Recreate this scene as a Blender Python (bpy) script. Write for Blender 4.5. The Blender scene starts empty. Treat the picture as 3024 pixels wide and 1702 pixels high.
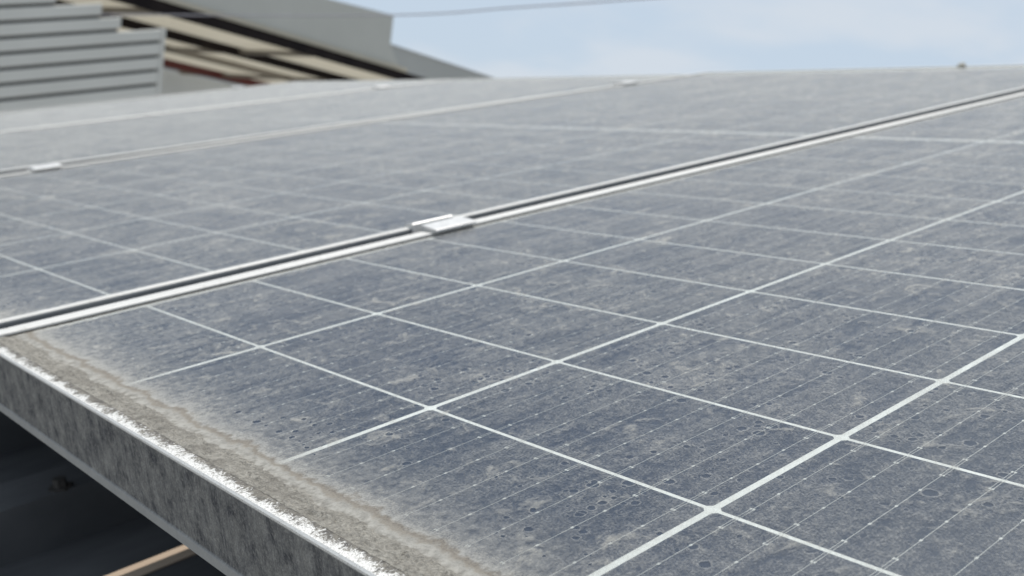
import bpy, bmesh, math, random
from mathutils import Matrix, Vector, noise as mnoise

random.seed(7)
scene = bpy.context.scene
COL = scene.collection
TILT = math.radians(15)                       # slope of the roof and of the panels
SLOPE = Matrix.Rotation(-TILT, 4, 'Y')        # panel space (u up the slope, v across, n normal) -> world

# ------------------------------------------------------------------ camera
cam_data = bpy.data.cameras.new('camera')
cam = bpy.data.objects.new('camera', cam_data)
COL.objects.link(cam)
cam.matrix_world = Matrix(((0.74262377, -0.03839043, -0.66860759, -0.22816684),
                           (-0.65941784, 0.13242967, -0.74002060, -0.72587532),
                           (0.11695319, 0.99044867, 0.07303008, 0.11913250),
                           (0, 0, 0, 1)))
cam_data.sensor_fit = 'HORIZONTAL'
cam_data.sensor_width = 36.0
cam_data.lens = 37.06
cam_data.clip_start = 0.01
cam_data.clip_end = 3000
cam_data.dof.use_dof = True
cam_data.dof.focus_distance = 0.42
cam_data.dof.aperture_fstop = 14.5
scene.camera = cam

# ------------------------------------------------------------------ sun, sky, exposure
S_PANEL = Vector((0.55, 0.20, 1.0))
S = (SLOPE.to_3x3() @ S_PANEL).normalized()   # direction towards the sun
sun_data = bpy.data.lights.new('sun', 'SUN')
sun_data.energy = 3.4
sun_data.angle = math.radians(0.53)
sun_data.color = (1.0, 0.955, 0.89)
sun = bpy.data.objects.new('sun', sun_data)
COL.objects.link(sun)
sun.rotation_euler = S.to_track_quat('Z', 'Y').to_euler()
sun.location = (0, 0, 20)

world = bpy.data.worlds.new('World')
scene.world = world
world.use_nodes = True
wt = world.node_tree
wt.nodes.clear()


class NT:
    """small node-tree builder"""
    def __init__(self, tree):
        self.t = tree

    def n(self, kind, _out=0, **kw):
        nd = self.t.nodes.new(kind)
        for k, v in kw.items():
            if k.startswith('i_'):
                key = k[2:]
                key = int(key) if key.isdigit() else key.replace('_', ' ')
                self.set(nd.inputs[key], v)
            else:
                setattr(nd, k, v)
        return nd.outputs[_out]

    def set(self, sock, v):
        if isinstance(v, bpy.types.NodeSocket):
            self.t.links.new(v, sock)
        else:
            if hasattr(sock.default_value, '__len__') and not hasattr(v, '__len__'):
                v = (v,) * len(sock.default_value)
            if hasattr(v, '__len__') and hasattr(sock.default_value, '__len__') and len(sock.default_value) == 4 and len(v) == 3:
                v = (*v, 1)
            sock.default_value = v

    def m(self, op, a, b=0.0, c=0.0, clamp=False):
        nd = self.t.nodes.new('ShaderNodeMath')
        nd.operation = op
        nd.use_clamp = clamp
        for i, v in enumerate((a, b, c)):
            self.set(nd.inputs[i], v)
        return nd.outputs[0]

    def mix(self, f, a, b, kind='RGBA'):
        nd = self.t.nodes.new('ShaderNodeMix')
        nd.data_type = kind
        i = {'FLOAT': (0, 2, 3, 0), 'RGBA': (0, 6, 7, 2)}[kind]
        self.set(nd.inputs[i[0]], f)
        self.set(nd.inputs[i[1]], a)
        self.set(nd.inputs[i[2]], b)
        return nd.outputs[i[3]]

    def rng(self, v, a, b, c=0.0, d=1.0, smooth=False):
        nd = self.t.nodes.new('ShaderNodeMapRange')
        nd.interpolation_type = 'SMOOTHSTEP' if smooth else 'LINEAR'
        for i, x in enumerate((v, a, b, c, d)):
            self.set(nd.inputs[i], x)
        return nd.outputs[0]

    def noise(self, vec, scale, detail=3.0, rough=0.5, dist=0.0):
        nd = self.t.nodes.new('ShaderNodeTexNoise')
        self.set(nd.inputs['Vector'], vec)
        self.set(nd.inputs['Scale'], scale)
        self.set(nd.inputs['Detail'], detail)
        self.set(nd.inputs['Roughness'], rough)
        self.set(nd.inputs['Distortion'], dist)
        return nd.outputs[0]

    def scale(self, vec, sx, sy, sz):
        nd = self.t.nodes.new('ShaderNodeVectorMath')
        nd.operation = 'MULTIPLY'
        self.set(nd.inputs[0], vec)
        nd.inputs[1].default_value = (sx, sy, sz)
        return nd.outputs[0]

    def sep(self, vec):
        nd = self.t.nodes.new('ShaderNodeSeparateXYZ')
        self.set(nd.inputs[0], vec)
        return nd.outputs


W = NT(wt)
sky = W.n('ShaderNodeTexSky', sky_type='NISHITA', sun_disc=False,
          sun_elevation=math.asin(S.z), sun_rotation=math.atan2(S.x, S.y),
          altitude=20, air_density=1.0, dust_density=2.6, ozone_density=1.6)
wdir = W.n('ShaderNodeTexCoord', 0)
wx = W.sep(W.n('ShaderNodeVectorMath', operation='NORMALIZE', i_0=wdir))
wz = W.m('ADD', W.m('MAXIMUM', wx[2], 0.0), 0.16)
wc = W.n('ShaderNodeCombineXYZ', i_0=W.m('DIVIDE', wx[0], wz), i_1=W.m('DIVIDE', wx[1], wz))
cl = W.noise(wc, 1.5, 5.0, 0.5, 0.2)
clm = W.rng(cl, 0.42, 0.62, 0.0, 0.62, True)
skyc = W.mix(0.85, sky, (3.75, 4.42, 5.15))                  # thin even haze over the whole sky
skyc = W.mix(clm, skyc, (4.65, 4.95, 5.32))
bg = W.n('ShaderNodeBackground', i_Color=skyc, i_Strength=0.15)
wo = wt.nodes.new('ShaderNodeOutputWorld')
wt.links.new(bg, wo.inputs['Surface'])

vs = scene.view_settings
vs.view_transform = 'Standard'
vs.look = 'None'
vs.gamma = 1.0
vs.use_curve_mapping = False
vs.exposure = 0.0
scene.render.engine = 'CYCLES'
scene.cycles.max_bounces = 5
scene.cycles.diffuse_bounces = 3
scene.cycles.glossy_bounces = 3
scene.cycles.transparent_max_bounces = 12


# ------------------------------------------------------------------ material helpers
def material(name):
    m = bpy.data.materials.new(name)
    m.use_nodes = True
    m.node_tree.nodes.clear()
    return m, NT(m.node_tree)


def finish(m, shader):
    o = m.node_tree.nodes.new('ShaderNodeOutputMaterial')
    m.node_tree.links.new(shader, o.inputs['Surface'])
    return m


def bsdf(T, color, rough=0.5, metal=0.0, normal=None, spec=0.5):
    kw = dict(i_Base_Color=color, i_Roughness=rough, i_Metallic=metal)
    nd = T.t.nodes.new('ShaderNodeBsdfPrincipled')
    T.set(nd.inputs['Base Color'], color)
    T.set(nd.inputs['Roughness'], rough)
    T.set(nd.inputs['Metallic'], metal)
    T.set(nd.inputs['Specular IOR Level'], spec)
    if normal is not None:
        T.set(nd.inputs['Normal'], normal)
    return nd.outputs[0]


def bump(T, h, strength, dist):
    return T.n('ShaderNodeBump', i_Height=h, i_Strength=strength, i_Distance=dist)


def objco(T):
    return T.n('ShaderNodeTexCoord', 3)


def simple(name, c1, c2, scale=8, rough=0.6, metal=0.0, bscale=0, bstr=0.2, bdist=0.002, stretch=(1, 1, 1), spec=0.5):
    m, T = material(name)
    co = T.scale(objco(T), *stretch)
    f = T.rng(T.noise(co, scale, 5, 0.6), 0.3, 0.7)
    nm = bump(T, T.noise(co, bscale, 3, 0.5), bstr, bdist) if bscale else None
    return finish(m, bsdf(T, T.mix(f, c1, c2), rough, metal, nm, spec))


# dusty solar glass: a thin dust film on a clear sheet. The film's optical depth tau is the
# dirt pattern; what it covers along a sight line is 1-exp(-tau/cos), as for any thin layer.
def dusty_glass():
    m, T = material('dusty solar glass')
    co = objco(T)
    rnd = T.m('MULTIPLY', T.n('ShaderNodeObjectInfo', 5), 13.0)
    oc = T.sep(T.n('ShaderNodeObjectInfo', 1))       # object colour: dust amount and dust paleness of each panel
    p = T.sep(co)
    u, v = p[0], p[1]
    off = T.n('ShaderNodeCombineXYZ', i_0=rnd, i_1=T.m('MULTIPLY', rnd, 0.37), i_2=rnd)
    cf = T.n('ShaderNodeVectorMath', operation='ADD', i_0=co, i_1=off)      # each panel has its own dirt
    n_blot = T.noise(cf, 42, 4, 0.62)
    n_streak = T.noise(T.scale(cf, 14, 120, 1), 1.0, 2, 0.6)
    n_fine = T.noise(cf, 1150, 1, 0.7)
    n_mid = T.noise(cf, 230, 3, 0.65)
    n_big = T.noise(cf, 7, 2, 0.5)
    d = T.m('ADD', T.m('MULTIPLY', n_blot, 0.22), T.m('MULTIPLY', n_streak, 0.24))
    d = T.m('ADD', d, T.m('MULTIPLY', n_fine, 0.27))
    d = T.m('ADD', d, T.m('MULTIPLY', n_mid, 0.27))
    tau = T.rng(d, 0.42, 0.635, 0.002, 0.175)
    tau = T.m('MULTIPLY', tau, T.rng(n_fine, 0.33, 0.67, 0.45, 1.6))
    tau = T.m('MULTIPLY', tau, T.rng(n_big, 0.3, 0.7, 0.7, 1.3))
    # pale flocks of pollen and dust
    fl = T.noise(cf, 58, 4, 0.78, 0.7)
    flock = T.rng(fl, 0.56, 0.72, 0.0, 1.0)
    tau = T.m('ADD', tau, T.m('MULTIPLY', flock, 0.20))
    # dust gathers towards the lower edge and along the side frames
    ue = T.m('ADD', u, T.m('MULTIPLY', T.m('SUBTRACT', n_blot, 0.5), 0.018))
    ue = T.m('ADD', ue, T.m('MULTIPLY', T.m('SUBTRACT', n_mid, 0.5), 0.008))
    e1 = T.m('POWER', T.rng(ue, 0.060, 0.0, 0.0, 1.0), 2.6)
    e0 = T.m('POWER', T.rng(ue, 0.013, -0.008, 0.0, 1.0), 2.2)
    tau = T.m('ADD', tau, T.m('MULTIPLY', e1, T.rng(n_mid, 0.3, 0.7, 0.10, 0.45)))
    tau = T.m('ADD', tau, T.m('MULTIPLY', e0, T.rng(n_fine, 0.35, 0.65, 1.0, 3.2)))
    e2 = T.m('ADD', T.rng(v, -0.006, 0.003, 0.0, 1.0), T.rng(v, -1.002, -1.011, 0.0, 1.0))
    tau = T.m('ADD', tau, T.m('MULTIPLY', e2, T.rng(n_mid, 0.3, 0.7, 0.1, 0.35)))
    # clean round drop marks with a pale rim, in loose clusters
    wob = T.n('ShaderNodeVectorMath', operation='MULTIPLY_ADD',
              i_0=T.n('ShaderNodeTexNoise', 1, i_Vector=co, i_Scale=330.0, i_Detail=1.0), i_1=(0.0024, 0.0024, 0), i_2=co)
    flat = T.scale(wob, 1, 1, 0)
    clus = T.noise(cf, 19, 1, 0.5)
    for k, (cell, lim, r0, r1) in enumerate(((0.0052, 0.815, 0.07, 0.30), (0.0100, 0.78, 0.05, 0.24))):
        vor = T.t.nodes.new('ShaderNodeTexVoronoi')
        vor.voronoi_dimensions = '2D'
        T.set(vor.inputs['Vector'], T.n('ShaderNodeVectorMath', operation='ADD', i_0=T.scale(flat, 1 / cell, 1 / cell, 0),
                                        i_1=T.n('ShaderNodeCombineXYZ', i_0=rnd, i_1=float(k * 5.3), i_2=0.0)))
        vor.inputs['Scale'].default_value = 1.0
        vor.inputs['Randomness'].default_value = 0.9
        rc = T.sep(vor.outputs['Color'])
        have = T.m('GREATER_THAN', T.m('ADD', rc[0], T.rng(clus, 0.35, 0.72, -0.22, 0.26)), lim + 0.07)
        have = T.m('MULTIPLY', have, T.m('GREATER_THAN', ue, 0.017))      # none survive in the silt band
        rad = T.m('MULTIPLY_ADD', rc[1], r1, r0)
        q = T.m('DIVIDE', vor.outputs['Distance'], rad)
        inner = T.m('MULTIPLY', have, T.rng(q, 0.84, 1.0, 1.0, 0.0))
        rim = T.m('MULTIPLY', have, T.m('MULTIPLY', T.rng(q, 0.95, 1.05), T.rng(q, 1.1, 1.4, 1.0, 0.0)))
        tau = T.m('MULTIPLY', tau, T.m('MULTIPLY_ADD', inner, -0.96, 1.0))
        tau = T.m('ADD', tau, T.m('MULTIPLY', rim, 0.16))
    geo = T.t.nodes.new('ShaderNodeNewGeometry')
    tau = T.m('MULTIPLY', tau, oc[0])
    cosv = T.n('ShaderNodeVectorMath', 1, operation='DOT_PRODUCT', i_0=geo.outputs['Normal'], i_1=geo.outputs['Incoming'])
    cosv = T.m('ADD', T.m('ABSOLUTE', cosv), 0.022)      # grains have height: the film never closes fully
    alpha = T.m('SUBTRACT', 1.0, T.m('EXPONENT', T.m('MULTIPLY', T.m('DIVIDE', tau, cosv), -1.0)))
    col = T.mix(T.rng(n_mid, 0.35, 0.65), (0.318, 0.321, 0.312), (0.405, 0.404, 0.386))
    col = T.mix(T.m('MULTIPLY', flock, 0.7), col, (0.47, 0.455, 0.405))
    col = T.mix(T.m('MULTIPLY', e1, 0.7), col, (0.35, 0.338, 0.305))
    mudc = T.mix(T.rng(n_mid, 0.38, 0.62), (0.165, 0.155, 0.135), (0.335, 0.32, 0.285))
    col = T.mix(e0, col, mudc)
    tide = T.m('MULTIPLY', T.rng(ue, -0.002, 0.0005), T.rng(ue, 0.0045, 0.002))      # brown tide line of old silt
    col = T.mix(T.m('MULTIPLY', tide, 0.6), col, (0.15, 0.12, 0.085))
    tau = T.m('ADD', tau, T.m('MULTIPLY', tide, 0.5))
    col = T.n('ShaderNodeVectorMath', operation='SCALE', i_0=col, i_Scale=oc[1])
    dust = bsdf(T, col, 0.8, 0.0, None, 0.25)
    clear = T.n('ShaderNodeBsdfTransparent', i_Color=(0.93, 0.95, 0.95))
    gloss = T.n('ShaderNodeBsdfGlossy', i_Color=(0.95, 0.95, 0.95), i_Roughness=0.2)
    fr = T.m('MULTIPLY', T.n('ShaderNodeFresnel', i_IOR=1.4), 0.36)     # textured anti-glare glass
    ms = T.n('ShaderNodeMixShader', i_0=fr, i_1=clear, i_2=gloss)
    return finish(m, T.n('ShaderNodeMixShader', i_0=alpha, i_1=ms, i_2=dust))


M = {}
M['glass'] = dusty_glass()
m, T = material('clear glass underside')
M['glass_under'] = finish(m, T.n('ShaderNodeBsdfTransparent', i_Color=(0.97, 0.98, 0.98)))
# silicon
m, T = material('dark blue silicon')
co = objco(T)
ri = T.n('ShaderNodeObjectInfo', 5)
cc = T.mix(T.noise(co, 25, 2), (0.008, 0.018, 0.046), (0.016, 0.031, 0.072))
cc = T.mix(T.m('MULTIPLY', ri, 0.5), cc, (0.012, 0.025, 0.054))
M['cell'] = finish(m, bsdf(T, cc, 0.45))
M['white'] = simple('white backsheet', (0.66, 0.655, 0.63), (0.75, 0.745, 0.72), 30, 0.6)
M['back'] = simple('black rear sheet', (0.02, 0.021, 0.024), (0.035, 0.036, 0.04), 20, 0.6)
M['ribbon'] = simple('tinned copper ribbon', (0.55, 0.55, 0.53), (0.70, 0.69, 0.66), 200, 0.35, 0.2)

# anodised aluminium of the long frame rails and clamps
m, T = material('anodised aluminium')
co = objco(T)
g = T.rng(T.noise(co, 160, 5, 0.7), 0.55, 0.75)
sc = T.noise(T.scale(co, 6, 900, 900), 1.0, 2)
c = T.mix(T.rng(sc, 0.3, 0.7), (0.58, 0.57, 0.54), (0.76, 0.745, 0.71))
c = T.mix(T.m('MULTIPLY', g, 0.6), c, (0.32, 0.295, 0.25))
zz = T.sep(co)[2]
side_shade = T.m('MULTIPLY', T.rng(zz, 0.0016, 0.0002), T.rng(T.noise(T.scale(co, 9, 9, 120), 1.0, 4, 0.6), 0.3, 0.7, 0.7, 1.0))
c = T.mix(side_shade, c, (0.12, 0.13, 0.14))      # groove shade painted into the rail sides below the lip
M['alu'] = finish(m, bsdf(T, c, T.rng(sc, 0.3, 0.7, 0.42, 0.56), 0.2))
M['alu_clamp'] = simple('bright mill aluminium', (0.55, 0.545, 0.53), (0.76, 0.75, 0.73), 160, 0.38, 0.25, 400, 0.05, 0.0005)
M['bolt'] = simple('steel bolt', (0.28, 0.28, 0.27), (0.40, 0.39, 0.37), 300, 0.4, 0.8)

# weathered lower frame rail: grime over the face, worn bright along the outer top edge
m, T = material('weathered frame aluminium')
co = objco(T)
p = T.sep(co)
big = T.noise(T.scale(co, 0, 14, 0), 1.0, 3, 0.5)
edge = T.noise(T.scale(co, 1.0, 1.3, 1.0), 620, 5, 0.74, 0.8)
mide = T.noise(co, 110, 3, 0.6)
wear = T.m('ADD', T.m('ADD', T.m('MULTIPLY', T.m('SUBTRACT', edge, 0.5), 0.026), T.m('MULTIPLY', T.m('SUBTRACT', mide, 0.5), 0.014)),
           T.m('ADD', p[0], T.m('MULTIPLY', T.m('SUBTRACT', big, 0.5), -0.010)))
bare = T.m('MULTIPLY', T.rng(wear, -0.0227, -0.0246), T.rng(p[2], 0.0006, 0.0012))
bare = T.m('MULTIPLY', bare, T.rng(T.noise(co, 1500, 2, 0.7), 0.34, 0.50, 0.3, 1.0))
rim = T.m('MULTIPLY', T.rng(p[0], -0.0268, -0.0274), T.rng(p[2], 0.0014, 0.0019))
bare = T.m('MAXIMUM', bare, T.m('MULTIPLY', rim, T.rng(mide, 0.3, 0.5, 0.45, 0.95)))
patch = T.rng(T.noise(T.scale(co, 1, 75, 70), 1.0, 5, 0.72, 0.2), 0.37, 0.63)
drip = T.rng(T.noise(T.scale(co, 1, 420, 55), 1.0, 5, 0.75, 0.3), 0.45, 0.66)
speck = T.rng(T.noise(co, 1100, 3, 0.7), 0.42, 0.72)
face = T.mix(patch, (0.045, 0.047, 0.055), (0.245, 0.242, 0.228))
face = T.mix(T.m('MULTIPLY', drip, 0.38), face, (0.36, 0.36, 0.35))
face = T.mix(T.m('MULTIPLY', speck, 0.6), face, (0.04, 0.04, 0.045))
speck2 = T.rng(T.noise(T.scale(co, 1, 700, 420), 1.0, 3, 0.75), 0.52, 0.70)
face = T.mix(T.m('MULTIPLY', speck2, 0.5), face, (0.40, 0.39, 0.36))
low = T.rng(p[2], -0.0343, -0.0352)
face = T.mix(T.m('MULTIPLY', low, 0.75), face, (0.38, 0.38, 0.37))
top = T.mix(T.rng(T.noise(co, 300, 5, 0.7), 0.35, 0.65), (0.085, 0.08, 0.075), (0.21, 0.195, 0.165))
is_top = T.rng(p[2], 0.0006, 0.0014)
grime = T.mix(is_top, face, top)
c = T.mix(bare, grime, (0.76, 0.75, 0.72))
rough = T.mix(bare, 0.85, 0.42, 'FLOAT')
hh = T.m('ADD', T.m('MULTIPLY', edge, 1.0), T.m('MULTIPLY', speck, 0.6))
M['alu_worn'] = finish(m, bsdf(T, c, rough, T.m('MULTIPLY', bare, 0.15), bump(T, hh, 0.35, 0.0006), 0.3))

# crust of dried mud along the lower edge
m, T = material('dried mud')
co = objco(T)
f1 = T.noise(T.scale(co, 1.0, 0.8, 1.0), 260, 7, 0.72, 1.6)
f2 = T.noise(co, 1300, 3, 0.6, 0.5)
f3 = T.noise(co, 45, 4, 0.55)
c = T.mix(T.rng(f1, 0.33, 0.66), (0.115, 0.109, 0.097), (0.37, 0.355, 0.318))
c = T.mix(T.m('MULTIPLY', T.rng(f2, 0.5, 0.75), 0.6), c, (0.50, 0.46, 0.38))
c = T.mix(T.m('MULTIPLY', T.rng(f3, 0.45, 0.7), 0.5), c, (0.13, 0.12, 0.105))
M['mud'] = finish(m, bsdf(T, c, 0.95, 0, bump(T, T.m('ADD', f1, T.m('MULTIPLY', f2, 0.5)), 0.9, 0.0012), 0.1))

M['roof'] = simple('weathered roof sheet', (0.066, 0.070, 0.076), (0.110, 0.114, 0.120), 9, 0.6, 0.0, 60, 0.15, 0.001, (1, 3, 1), 0.3)
M['lip_shade'] = simple('dark lip shade', (0.035, 0.03, 0.024), (0.10, 0.088, 0.07), 260, 0.9)
M['sun_strip'] = simple('beige sun strip', (0.42, 0.33, 0.25), (0.56, 0.45, 0.35), 14, 0.85, 0, 90, 0.2, 0.001, (0.15, 4, 4), 0.2)
M['screw'] = simple('roof screw', (0.03, 0.03, 0.03), (0.06, 0.055, 0.05), 100, 0.5)
M['clad'] = simple('grey steel cladding', (0.535, 0.53, 0.49), (0.595, 0.59, 0.55), 1.2, 0.55, 0.0)
M['groove'] = simple('dark cladding joint', (0.06, 0.065, 0.065), (0.09, 0.09, 0.09), 5, 0.7)
M['trim'] = simple('grey corner trim', (0.53, 0.525, 0.485), (0.58, 0.575, 0.535), 3, 0.5)
M['fascia'] = simple('grey rendered fascia', (0.425, 0.425, 0.39), (0.475, 0.475, 0.44), 0.8, 0.8, 0, 12, 0.1, 0.01)
M['fascia2'] = simple('darker grey render', (0.36, 0.365, 0.35), (0.40, 0.405, 0.385), 0.7, 0.8)
M['steel'] = simple('dark painted steel', (0.010, 0.008, 0.009), (0.022, 0.017, 0.016), 3, 0.85, spec=0.1)
M['purlin'] = simple('brown painted purlin', (0.20, 0.18, 0.15), (0.27, 0.24, 0.20), 3, 0.7)
M['red'] = simple('dark red oxide steel', (0.075, 0.012, 0.010), (0.11, 0.018, 0.015), 4, 0.7)
M['pale'] = simple('pale grey wall', (0.60, 0.64, 0.67), (0.66, 0.70, 0.73), 1.5, 0.8)
M['ground'] = simple('concrete yard', (0.28, 0.27, 0.25), (0.36, 0.35, 0.33), 0.6, 0.9, 0, 30, 0.2, 0.01)
M['cable'] = simple('grey cable', (0.34, 0.33, 0.36), (0.40, 0.39, 0.42), 4, 0.7)
M['clod'] = simple('dry tan dirt', (0.42, 0.39, 0.33), (0.58, 0.55, 0.48), 160, 0.95, 0, 300, 0.6, 0.002)
m, T = material('translucent roof sheet')
co = objco(T)
c = T.mix(T.rng(T.noise(T.scale(co, 1, 6, 1), 1.6, 4, 0.6), 0.3, 0.7), (0.52, 0.475, 0.375), (0.62, 0.575, 0.47))
tr = T.n('ShaderNodeBsdfTranslucent', i_Color=c)
M['sheet'] = finish(m, T.n('ShaderNodeMixShader', i_0=0.34, i_1=bsdf(T, c, 0.6), i_2=tr))


# ------------------------------------------------------------------ mesh helpers
class MB:
    def __init__(self):
        self.v, self.f, self.mi = [], [], []

    def quadgrid(self, rows):
        b = len(self.v)
        nc = len(rows[0])
        for r in rows:
            self.v += [tuple(p) for p in r]
        for i in range(len(rows) - 1):
            for j in range(nc - 1):
                self.f.append((b + i * nc + j, b + i * nc + j + 1, b + (i + 1) * nc + j + 1, b + (i + 1) * nc + j))
                self.mi.append(0)

    def loft(self, a, c, mi=0):
        """two equal closed loops joined and capped"""
        b = len(self.v)
        n = len(a)
        self.v += [tuple(p) for p in a] + [tuple(p) for p in c]
        for i in range(n):
            j = (i + 1) % n
            self.f.append((b + i, b + j, b + n + j, b + n + i))
            self.mi.append(mi)
        self.f.append(tuple(b + i for i in reversed(range(n))))
        self.f.append(tuple(b + n + i for i in range(n)))
        self.mi += [mi, mi]

    def box(self, x0, x1, y0, y1, z0, z1, mi=0):
        self.loft([(x0, y0, z0), (x1, y0, z0), (x1, y1, z0), (x0, y1, z0)],
                  [(x0, y0, z1), (x1, y0, z1), (x1, y1, z1), (x0, y1, z1)], mi)

    def mesh(self, name, mats, smooth=False, bevel=0):
        me = bpy.data.meshes.new(name)
        me.from_pydata(self.v, [], self.f)
        for mt in (mats if isinstance(mats, (list, tuple)) else [mats]):
            me.materials.append(mt)
        me.polygons.foreach_set('material_index', self.mi)
        bm = bmesh.new()
        bm.from_mesh(me)
        bmesh.ops.recalc_face_normals(bm, faces=bm.faces)
        if bevel:
            bmesh.ops.bevel(bm, geom=bm.edges[:], offset=bevel, segments=2, profile=0.6, affect='EDGES', clamp_overlap=True)
        bm.to_mesh(me)
        bm.free()
        if smooth:
            me.polygons.foreach_set('use_smooth', [True] * len(me.polygons))
        me.update()
        return me


def link(name, data, parent=None):
    o = bpy.data.objects.new(name, data)
    COL.objects.link(o)
    if parent:
        o.parent = parent
    return o


def tag(o, label=None, category=None, group=None, kind=None):
    for k, v in (('label', label), ('category', category), ('group', group), ('kind', kind)):
        if v:
            o[k] = v
    return o


# ------------------------------------------------------------------ setting: yard and roof
g = MB()
g.quadgrid([[(-1500, -1500, -4.6), (-1500, 1500, -4.6)], [(1500, -1500, -4.6), (1500, 1500, -4.6)]])
tag(link('ground', g.mesh('ground', M['ground'])), kind='structure')

ZR = -0.188                                    # roof sheet below the glass, in panel space
g = MB()
prof = []
k = -11
while 0.078 + 0.25 * k < 4.5:
    v0 = 0.078 + 0.25 * k
    prof += [(v0, ZR), (v0 + 0.006, ZR + 0.040), (v0 + 0.061, ZR + 0.040), (v0 + 0.076, ZR)]
    k += 1
U0, U1 = -0.16, 2.75
g.quadgrid([[(U0, a, b) for a, b in prof], [(U1, a, b) for a, b in prof]])
g.quadgrid([[(U0, a, b - 0.0015) for a, b in prof], [(U1, a, b - 0.0015) for a, b in prof]])
roof = tag(link('roof', g.mesh('roof', M['roof'])), kind='structure')
roof.matrix_world = SLOPE
sc = MB()
ring = lambda r, z, n=8: [(r * math.cos(6.2832 * i / n), r * math.sin(6.2832 * i / n), z) for i in range(n)]
sc.loft(ring(0.009, 0), ring(0.009, 0.0015))
sc.loft(ring(0.0055, 0.0015, 6), ring(0.005, 0.008, 6))
scm = sc.mesh('screw', M['screw'])
for kk in (-3, -2, -1, 0, 1, 2, 3, 4):
    for uu in (0.028, 0.80, 1.60, 2.4):
        o = link('screw', scm, roof)
        o.location = (uu, 0.078 + 0.25 * kk + 0.014, ZR + 0.040)

b = MB()
b.box(-0.10, 1.9, -0.0215, -0.0010, ZR + 0.0002, ZR + 0.0016)  # pale strip added to brighten the line of sun through the panel gap
o = tag(link('sunlit_strip', b.mesh('sunlit_strip', M['sun_strip'], bevel=0.0004)), 'flat beige strip standing in for sunlight on the dark roof under the panel', 'strip')
o.matrix_world = SLOPE

# ------------------------------------------------------------------ solar panels
CU, CV, MG = 0.083852, 0.168, 0.0085           # half-cell pitch, column pitch, middle gap
NU, NV = 24, 6
UB, UT = -0.028, 2.072                         # outer ends of the frame
VL, VR = 0.0185, -6 * CV - 0.016                # outer sides of the frame
D = 1.058                                      # spacing of the panels
POSE = [(0, 0, 0, 0, 0), (0.00196, 0.00126, -0.00023, -0.00437, 0.00316),
        (0.0045, -0.0039, 0.00196, -0.00831, 0.0036), (0.0080, -0.0041, 0.00563, -0.00832, 0.0037)]


def panel_matrix(k):
    h, a, b, su, sv = POSE[k]
    return SLOPE @ Matrix.Translation((su, sv + k * D, h - a + b * 0.5)) @ Matrix.Rotation(b, 4, 'X') @ Matrix.Rotation(-a, 4, 'Y')


LIPS = {'low': 0.0085, 'high': 0.0095, 'left': 0.0145, 'right': 0.0065}
PROFILE = [(0, 0.0020), (0.0008, 0.0028), ('L-', 0.0028), ('L', 0.0022), ('L', -0.0003), (0.0025, -0.0003), (0.0025, -0.0375),
           (0.022, -0.0375), (0.022, -0.040), (-0.0009, -0.040), (-0.0009, -0.0352), (0.0, -0.0344)]


def rail_mesh(side, mat):
    def off(p, s):
        return LIPS[s] if p == 'L' else LIPS[s] - 0.0006 if p == 'L-' else p
    ends = {'low': ('right', 'left'), 'high': ('right', 'left'), 'left': ('low', 'high'), 'right': ('low', 'high')}[side]
    nseg = 1
    A, B = [], []
    for p, z in PROFILE:
        i = off(p, side)
        e0, e1 = off(p, ends[0]), off(p, ends[1])
        if side == 'low':
            A.append((UB + i, VR + e0, z)); B.append((UB + i, VL - e1, z))
        elif side == 'high':
            A.append((UT - i, VR + e0, z)); B.append((UT - i, VL - e1, z))
        elif side == 'left':
            A.append((UB + e0, VL - i, z)); B.append((UT - e1, VL - i, z))
        else:
            A.append((UB + e0, VR + i, z)); B.append((UT - e1, VR + i, z))
    b = MB()
    b.loft(A, B)
    return b.mesh('frame_rail', mat)


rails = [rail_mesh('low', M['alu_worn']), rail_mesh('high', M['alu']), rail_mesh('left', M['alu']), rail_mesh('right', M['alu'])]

b = MB()
b.box(UB + 0.004, UT - 0.004, VR + 0.004, VL - 0.004, -0.0004, 0.0)
glass_me = b.mesh('glass', [M['glass'], M['glass_under']])
for pl in glass_me.polygons:
    pl.material_index = 0 if pl.normal.z > 0.5 else 1
b = MB()
b.box(UB + 0.005, UT - 0.005, VR + 0.005, VL - 0.005, -0.0012, -0.00052)
sheet_me = b.mesh('backsheet', [M['white'], M['back']])
for pl in sheet_me.polygons:
    pl.material_index = 1 if pl.normal.z < -0.5 else 0

GU, GV = 0.0020, 0.0032                        # gaps between rows and columns of cells
CW, CL = CV - GV, CU - GU
ch = 0.0017
oct_ = [(-CL / 2 + ch, -CW / 2), (CL / 2 - ch, -CW / 2), (CL / 2, -CW / 2 + ch), (CL / 2, CW / 2 - ch),
        (CL / 2 - ch, CW / 2), (-CL / 2 + ch, CW / 2), (-CL / 2, CW / 2 - ch), (-CL / 2, -CW / 2 + ch)]
b = MB()
b.loft([(x, y, -0.0009) for x, y in oct_], [(x, y, -0.00049) for x, y in oct_])
cell_me = b.mesh('cell', M['cell'])


def cell_u(i):
    return i * CU + CU / 2 + (MG if i >= 12 else 0)


# soldered ribbons: nine wires along each column with small pads, twin leads across the row gaps
b = MB()
rr = random.Random(3)


def flat(x0, x1, y0, y1, z):
    n = len(b.v)
    b.v += [(x0, y0, z), (x1, y0, z), (x1, y1, z), (x0, y1, z)]
    b.f.append((n, n + 1, n + 2, n + 3))
    b.mi.append(0)


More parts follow.
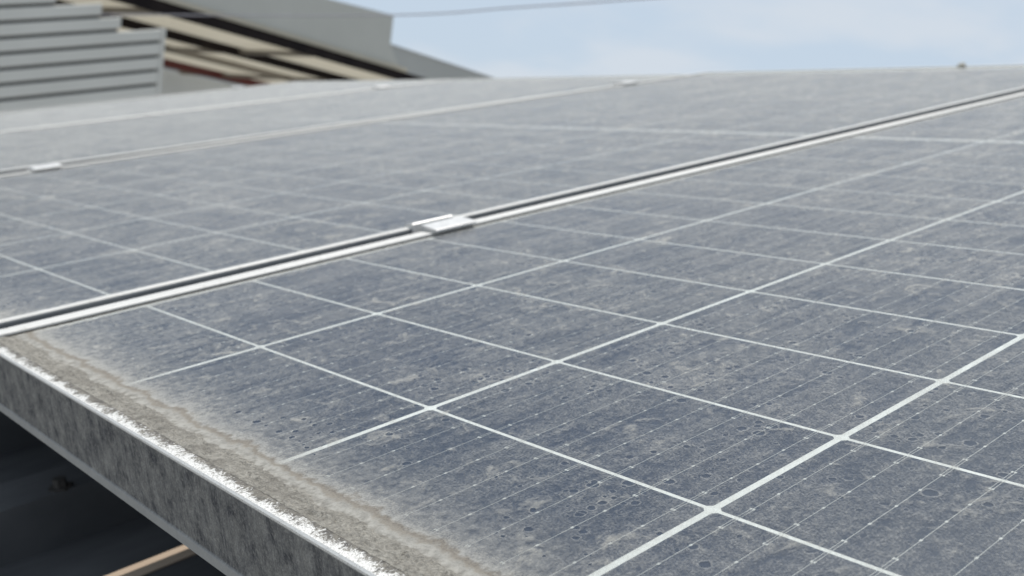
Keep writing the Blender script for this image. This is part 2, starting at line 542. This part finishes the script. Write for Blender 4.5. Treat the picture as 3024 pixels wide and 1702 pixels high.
for j in range(NV):
    for w in range(9):
        yc = -(j + 0.5) * CV + (w - 4) * CW / 9
        for i in range(NU):
            c0 = cell_u(i)
            flat(c0 - CL / 2 + 0.008, c0 + CL / 2 - 0.008, yc - 0.00011, yc + 0.00011, -0.00046)
            for s in (-1, 1):
                for t in (-1, 1):
                    flat(*sorted((c0 + s * (CL / 2 - 0.008), c0 + s * (CL / 2 + GU / 2))), yc + t * 0.0006 - 0.00010, yc + t * 0.0006 + 0.00010, -0.00046)
                    pe = c0 + s * (CL / 2 - 0.008)
                    flat(pe - 0.0006, pe + 0.0006, yc + t * 0.0006 - 0.0004, yc + t * 0.0006 + 0.0004, -0.00044)
            for q in (-1, 0, 1):
                pc = c0 + q * 0.0168 + rr.uniform(-0.0004, 0.0004)
                flat(pc - 0.0007, pc + 0.0007, yc - 0.0005, yc + 0.0005, -0.00044)
ribbon_me = b.mesh('ribbon', M['ribbon'])

# mud crust in the corner between the glass and the lower frame lip
b = MB()
rows = []
NVS, NUS = 720, 15
for a in range(NVS + 1):
    y = VR + 0.010 + (VL - VR - 0.024) * a / NVS
    e = -0.0065 + 0.0034 * mnoise.fractal(Vector((y * 30, 3.1, 0)), 0.8, 2.0, 5) + 0.0016 * mnoise.noise(Vector((y * 400, 1, 0)))
    fade = min(1, (VL - 0.014 - y) / 0.02 + 0.3)
    row = []
    for c in range(NUS + 1):
        t = c / NUS
        x0 = UB + LIPS['low'] - 0.0006 - 0.0012 * abs(mnoise.noise(Vector((y * 160, 7, 0))))
        x = x0 + t * (max(e - 0.006 * (1 - max(fade, 0)), x0 + 0.004) - x0)
        z = 0.0029 * (1 - t) ** 1.3 + 0.0004 * math.sin(math.pi * t) + 0.0005 * math.exp(-((t - 0.9) / 0.07) ** 2)
        z += 0.0015 * math.sin(math.pi * min(t + 0.03, 1)) * mnoise.fractal(Vector((x * 150, y * 150, 2.2)), 0.7, 2.0, 5)
        if c == NUS:
            z = 0.00005
        row.append((x, y, max(z, 0.00005)))
    rows.append(row)
b.quadgrid(rows)
mud_me = b.mesh('mud_crust', M['mud'], smooth=True)
if mud_me.polygons[100].normal.z < 0:
    mud_me.flip_normals()

# dark bead standing in for the shadow line under the long frame lips
lip_shade_me = []
for y0, y1 in ((VL - LIPS['left'] - 0.0009, VL - LIPS['left'] + 0.0003), (VR + LIPS['right'] - 0.0003, VR + LIPS['right'] + 0.0006)):
    b = MB()
    b.box(UB + 0.010, UT - 0.010, y0, y1, -0.0002, 0.0008)
    lip_shade_me.append(b.mesh('lip_shade_bead', M['lip_shade']))

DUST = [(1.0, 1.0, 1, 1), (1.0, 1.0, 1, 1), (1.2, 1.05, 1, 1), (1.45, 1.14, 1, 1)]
PANEL_LABELS = ['nearest dusty solar panel with the grimy mud-lined lower frame in the foreground',
                'dusty solar panel second from the camera, just beyond the open gap and clamp',
                'pale dusty solar panel third from the camera, behind the second one',
                'farthest pale solar panel, next to the grey clad wall']
for k in range(4):
    root = tag(link('solar_panel', None), PANEL_LABELS[k], 'solar panel', 'solar panels mounted side by side on the roof')
    root.empty_display_size = 0.1
    root.matrix_world = panel_matrix(k)
    for me in rails:
        link('frame_rail', me, root)
    link('glass', glass_me, root).color = DUST[k]
    link('backsheet', sheet_me, root)
    tag(link('ribbon', ribbon_me, root), kind='stuff')
    link('mud_crust', mud_me, root)
    for me in lip_shade_me:
        link('lip_shade_bead', me, root)
    for i in range(NU):
        for j in range(NV):
            o = link('cell', cell_me, root)
            o.location = (cell_u(i), -(j + 0.5) * CV, 0)

# ------------------------------------------------------------------ clamps and rails
CU_NEAR, CU_FAR = 0.367, 1.768


def bolt_mesh():
    b = MB()
    b.loft(ring(0.0058, -0.0085, 12), ring(0.0058, -0.002, 12))
    b.loft(ring(0.003, -0.002, 6), ring(0.003, -0.0012, 6))
    return b.mesh('bolt', M['bolt'])


bolt_me = bolt_mesh()
hl = 0.0225
hat = [(-0.0290, 0.0034), (-0.0083, 0.0030), (-0.0083, -0.0115), (0.0083, -0.0115), (0.0083, 0.0030), (0.0190, 0.0030),
       (0.0190, 0.0046), (0.0182, 0.0054), (0.0066, 0.0076), (0.0054, 0.0070), (0.0054, -0.0095), (-0.0054, -0.0095),
       (-0.0054, 0.0070), (-0.0066, 0.0076), (-0.0280, 0.0056), (-0.0290, 0.0048)]
b = MB()
b.loft([(-hl, y, z) for y, z in hat], [(hl, y, z) for y, z in hat])
clamp_me = b.mesh('clamp_body', M['alu_clamp'])
zed = [(-0.0230, 0.0030), (0.0008, 0.0030), (0.0008, -0.0380), (0.0040, -0.0380), (0.0040, 0.0060), (0.0034, 0.0084), (-0.0220, 0.0060), (-0.0230, 0.0048)]
b = MB()
b.loft([(-hl, y, z) for y, z in zed], [(hl, y, z) for y, z in zed])
end_me = b.mesh('clamp_body', M['alu_clamp'])

near_lab = ['bright metal clamp bridging the open gap beside the nearest panel',
            'white metal clamp on the far frame line at the left edge of the picture', None]
far_lab = [None, 'small shaded clamp high on the second frame line below the sky',
           'faint grey clamp high on the third frame line below the building']
for k in range(3):
    for uu, lab in ((CU_NEAR, near_lab[k]), (CU_FAR, far_lab[k])):
        if lab is None:
            continue
        r = tag(link('mid_clamp', None), lab, 'clamp', 'clamps between the panels')
        r.empty_display_size = 0.02
        r.matrix_world = panel_matrix(k) @ Matrix.Translation((uu, VL + 0.0095, 0.0003))
        link('clamp_body', clamp_me, r)
        link('bolt', bolt_me, r)
r = tag(link('end_clamp', None), 'small white end clamp on the outermost frame edge under the canopy', 'clamp')
r.matrix_world = panel_matrix(3) @ Matrix.Translation((CU_FAR + 0.03, VL, 0.0003))
link('clamp_body', end_me, r)

for uu, lab in ((CU_NEAR, 'aluminium mounting rail under the lower part of the panels'), (CU_FAR, 'aluminium mounting rail under the upper part of the panels')):
    r = tag(link('mounting_rail', None), lab, 'rail', 'mounting rails under the panels')
    r.matrix_world = SLOPE @ Matrix.Translation((uu, 0, 0))
    b = MB()
    b.loft([(-0.02, -1.10, -0.0825), (0.02, -1.10, -0.0825), (0.02, -1.10, -0.0425), (-0.02, -1.10, -0.0425)],
           [(-0.02, 3.26, -0.0825), (0.02, 3.26, -0.0825), (0.02, 3.26, -0.0425), (-0.02, 3.26, -0.0425)])
    link('rail_bar', b.mesh('rail_bar', M['alu'], bevel=0.001), r)
    b = MB()
    b.box(-0.024, 0.024, -0.02, 0.02, ZR + 0.0402, ZR + 0.046)
    b.box(0.0204, 0.025, -0.02, 0.02, ZR + 0.0462, -0.050)
    fm = b.mesh('rail_foot', M['alu'])
    for kk in (-4, 0, 4, 8, 12):
        o = link('rail_foot', fm, r)
        o.location = (0, 0.078 + 0.25 * kk + 0.033, 0)

# clod of dirt on the top frame edge of the second panel
bm = bmesh.new()
bmesh.ops.create_icosphere(bm, subdivisions=3, radius=1.0)
for v in bm.verts:
    q = 1 + 0.35 * mnoise.noise(v.co * 1.7) + 0.12 * mnoise.noise(v.co * 5)
    v.co = Vector((v.co.x * 0.006 * q, v.co.y * 0.0085 * q, max(v.co.z, -0.45) * 0.006 * q))
me = bpy.data.meshes.new('dirt_clod')
bm.to_mesh(me)
bm.free()
me.materials.append(M['clod'])
me.polygons.foreach_set('use_smooth', [True] * len(me.polygons))
o = tag(link('dirt_clod', me), 'small tan clod of dirt on the top frame edge at upper right', 'dirt clod')
o.matrix_world = panel_matrix(1) @ Matrix.Translation((UT - 0.012, 0.372 - D, 0.0052))

# ------------------------------------------------------------------ clad wall beside the roof (boards run up the slope)
wall = tag(link('clad_wall', None), 'grey wall of ribbed metal boards with a stepped end at upper left', 'wall')
wall.matrix_world = SLOPE @ Matrix.Translation((0, 8.0, 0))
tn = math.tan(TILT)
PITCH = 0.1145
# (lower edge n of board, right end u at that height)
for i in range(-26, 9):
    n0 = -0.103 + PITCH * (i - 0) + 0.0
    top = n0 + PITCH
    if n0 < 0.345:
        ue = 3.497 + (n0 + 0.10) * 0.262
    elif n0 < 0.46:
        ue = 3.262
    elif n0 < 0.57:
        ue = 3.125
    else:
        ue = 2.80 - (n0 - 0.58) * 3.2
    b = MB()
    gz = 0.028
    sec = [(0.0, n0 + gz), (0.006, n0 + gz - 0.004), (0.05, n0 + gz - 0.004), (0.05, top - 0.001), (0.010, top - 0.001), (0.0, top - 0.007)]
    b.loft([(-4.0, y, z) for y, z in sec], [(ue + (z - n0) * tn, y, z) for y, z in sec])
    link('cladding_board', b.mesh('cladding_board', M['clad']), wall)
    b = MB()
    b.box(-4.0, ue - 0.012, 0.030, 0.07, n0 - 0.002, n0 + gz)
    link('cladding_joint', b.mesh('cladding_joint', M['groove']), wall)
b = MB()
z0, z1 = -3.1, 0.36
b.loft([(3.500 + (z0 + .10) * .262, -0.004, z0), (3.535 + (z0 + .10) * .262, -0.004, z0), (3.535 + (z0 + .10) * .262, 0.08, z0), (3.500 + (z0 + .10) * .262, 0.08, z0)],
       [(3.500 + (z1 + .10) * .262, -0.004, z1), (3.535 + (z1 + .10) * .262, -0.004, z1), (3.535 + (z1 + .10) * .262, 0.08, z1), (3.500 + (z1 + .10) * .262, 0.08, z1)])
link('corner_trim', b.mesh('corner_trim', M['trim']), wall)

# ------------------------------------------------------------------ neighbouring building: fascia, canopy, back walls
P0 = Vector((5.89121, 11.71427, 0))
FD = Vector((0.94878323, 0.31592782, 0))
FN = Vector((-0.31592782, 0.94878323, 0))
BASE = Matrix(((FD.x, FN.x, 0, P0.x), (FD.y, FN.y, 0, P0.y), (0, 0, 1, 0), (0, 0, 0, 1)))   # s along, o back, z up

fas = tag(link('fascia_wall', None), 'grey fascia wall above the canopy beams, ending upright against the sky', 'wall')
fas.matrix_world = BASE
b = MB()
b.loft([(-7.0, 0, 2.097), (3.42, 0, 2.097), (3.155, 0, 2.37), (3.155, 0, 2.815), (-7.0, 0, 2.13)],
       [(-7.0, 0.22, 2.097), (3.42, 0.22, 2.097), (3.155, 0.22, 2.37), (3.155, 0.22, 2.815), (-7.0, 0.22, 2.13)])
link('wall_face', b.mesh('wall_face', M['fascia']), fas)
b = MB()
b.box(-7.0, 3.6, -0.03, 0.25, 2.035, 2.095)
link('drip_edge', b.mesh('drip_edge', M['sheet']), fas)

RS0, RZ = 8.0, 3.968
blk = tag(link('rear_building', None), 'lower grey building block behind the fascia, sloping out of view against the sky', 'building')
blk.matrix_world = BASE
b = MB()
b.box(RS0, RS0 + 15, 7.0, 13.0, -4.6, RZ)
link('wall', b.mesh('wall', M['fascia2']), blk)
b = MB()
b.box(RS0 - 0.04, RS0 + 15.04, 6.975, 13.04, RZ + 0.0005, RZ + 0.025)
link('coping', b.mesh('coping', M['fascia2']), blk)

can = tag(link('canopy', None), 'open canopy with dark steel beams under beige roof sheets at upper left', 'canopy')
can.matrix_world = BASE
ZC = 1.985
for i in range(13):                            # translucent roof sheets between the cross purlins
    s0 = -7.0 + i * 1.02
    b = MB()
    n = 14
    lo = []
    up = []
    for q in range(n + 1):
        x = s0 + 1.012 * q / n
        z = ZC + 0.012 + 0.010 * math.cos(q * math.pi)
        lo.append((x, 0.05, z))
        up.append((x, 5.6, z))
    b.quadgrid([lo, up])
    link('roof_sheet', b.mesh('roof_sheet', M['sheet']), can)


def beam(name, mat, s0, s1, o0, o1, z0, z1):
    b = MB()
    b.box(s0, s1, o0, o1, z0, z1)
    return link(name, b.mesh(name, mat, bevel=0.004), can)


beam('edge_beam', M['steel'], -7.0, 5.2, -0.02, 0.06, 1.895, 2.033)
beam('beam', M['steel'], -7.0, 6.0, 1.38, 1.46, 1.845, 1.968)
beam('purlin', M['purlin'], -7.0, 6.3, 2.85, 2.95, 1.88, 1.967)
beam('red_beam', M['red'], -7.0, 6.2, 4.40, 4.50, 1.83, 1.966)
for s0 in (-4.1, -1.25, 1.45, 4.1):
    b = MB()
    b.box(s0, s0 + 0.12, 0.11, 5.5, 1.895, 1.945)
    link('cross_beam', b.mesh('cross_beam', M['purlin']), can)
for s0 in (-6.0, 6.0):
    b = MB()
    b.box(s0, s0 + 0.15, 5.1, 5.25, -4.6, 1.84)
    link('post', b.mesh('post', M['steel']), can)

bw = tag(link('back_wall', None), 'pale grey wall seen under the dark canopy beams', 'wall')
bw.matrix_world = BASE
b = MB()
b.box(-6.8, 9.0, 5.62, 5.80, -4.6, 1.93)
link('wall_face', b.mesh('wall_face', M['pale']), bw)

# ------------------------------------------------------------------ overhead cable
cu = bpy.data.curves.new('overhead_cable', 'CURVE')
cu.dimensions = '3D'
cu.bevel_depth = 0.0075
cu.bevel_resolution = 3
sp = cu.splines.new('POLY')
CABLE = [(3.30, 11.60, 1.60), (4.091, 10.361, 1.677), (5.64, 7.929, 1.856), (6.198, 6.841, 1.977), (6.646, 5.831, 2.077), (7.448, 3.864, 2.276), (8.6, 0.6, 2.72), (9.6, -3.0, 3.3)]
pts = []
for i in range(len(CABLE) - 1):                # Catmull-Rom through the hanging points
    q = [Vector(CABLE[max(0, min(len(CABLE) - 1, i + d))]) for d in (-1, 0, 1, 2)]
    for k in range(8):
        t = k / 8
        pts.append(0.5 * ((2 * q[1]) + (q[2] - q[0]) * t + (2 * q[0] - 5 * q[1] + 4 * q[2] - q[3]) * t * t + (3 * q[1] - q[0] - 3 * q[2] + q[3]) * t ** 3))
sp.points.add(len(pts) - 1)
for i, q in enumerate(pts):
    sp.points[i].co = (*q, 1)
cab = link('cable_curve', cu)
dg = bpy.context.evaluated_depsgraph_get()
me = bpy.data.meshes.new_from_object(cab.evaluated_get(dg))
bpy.data.objects.remove(cab)
me.materials.clear()
me.materials.append(M['cable'])
tag(link('overhead_cable', me), 'thin grey overhead cable crossing the sky at top', 'cable')
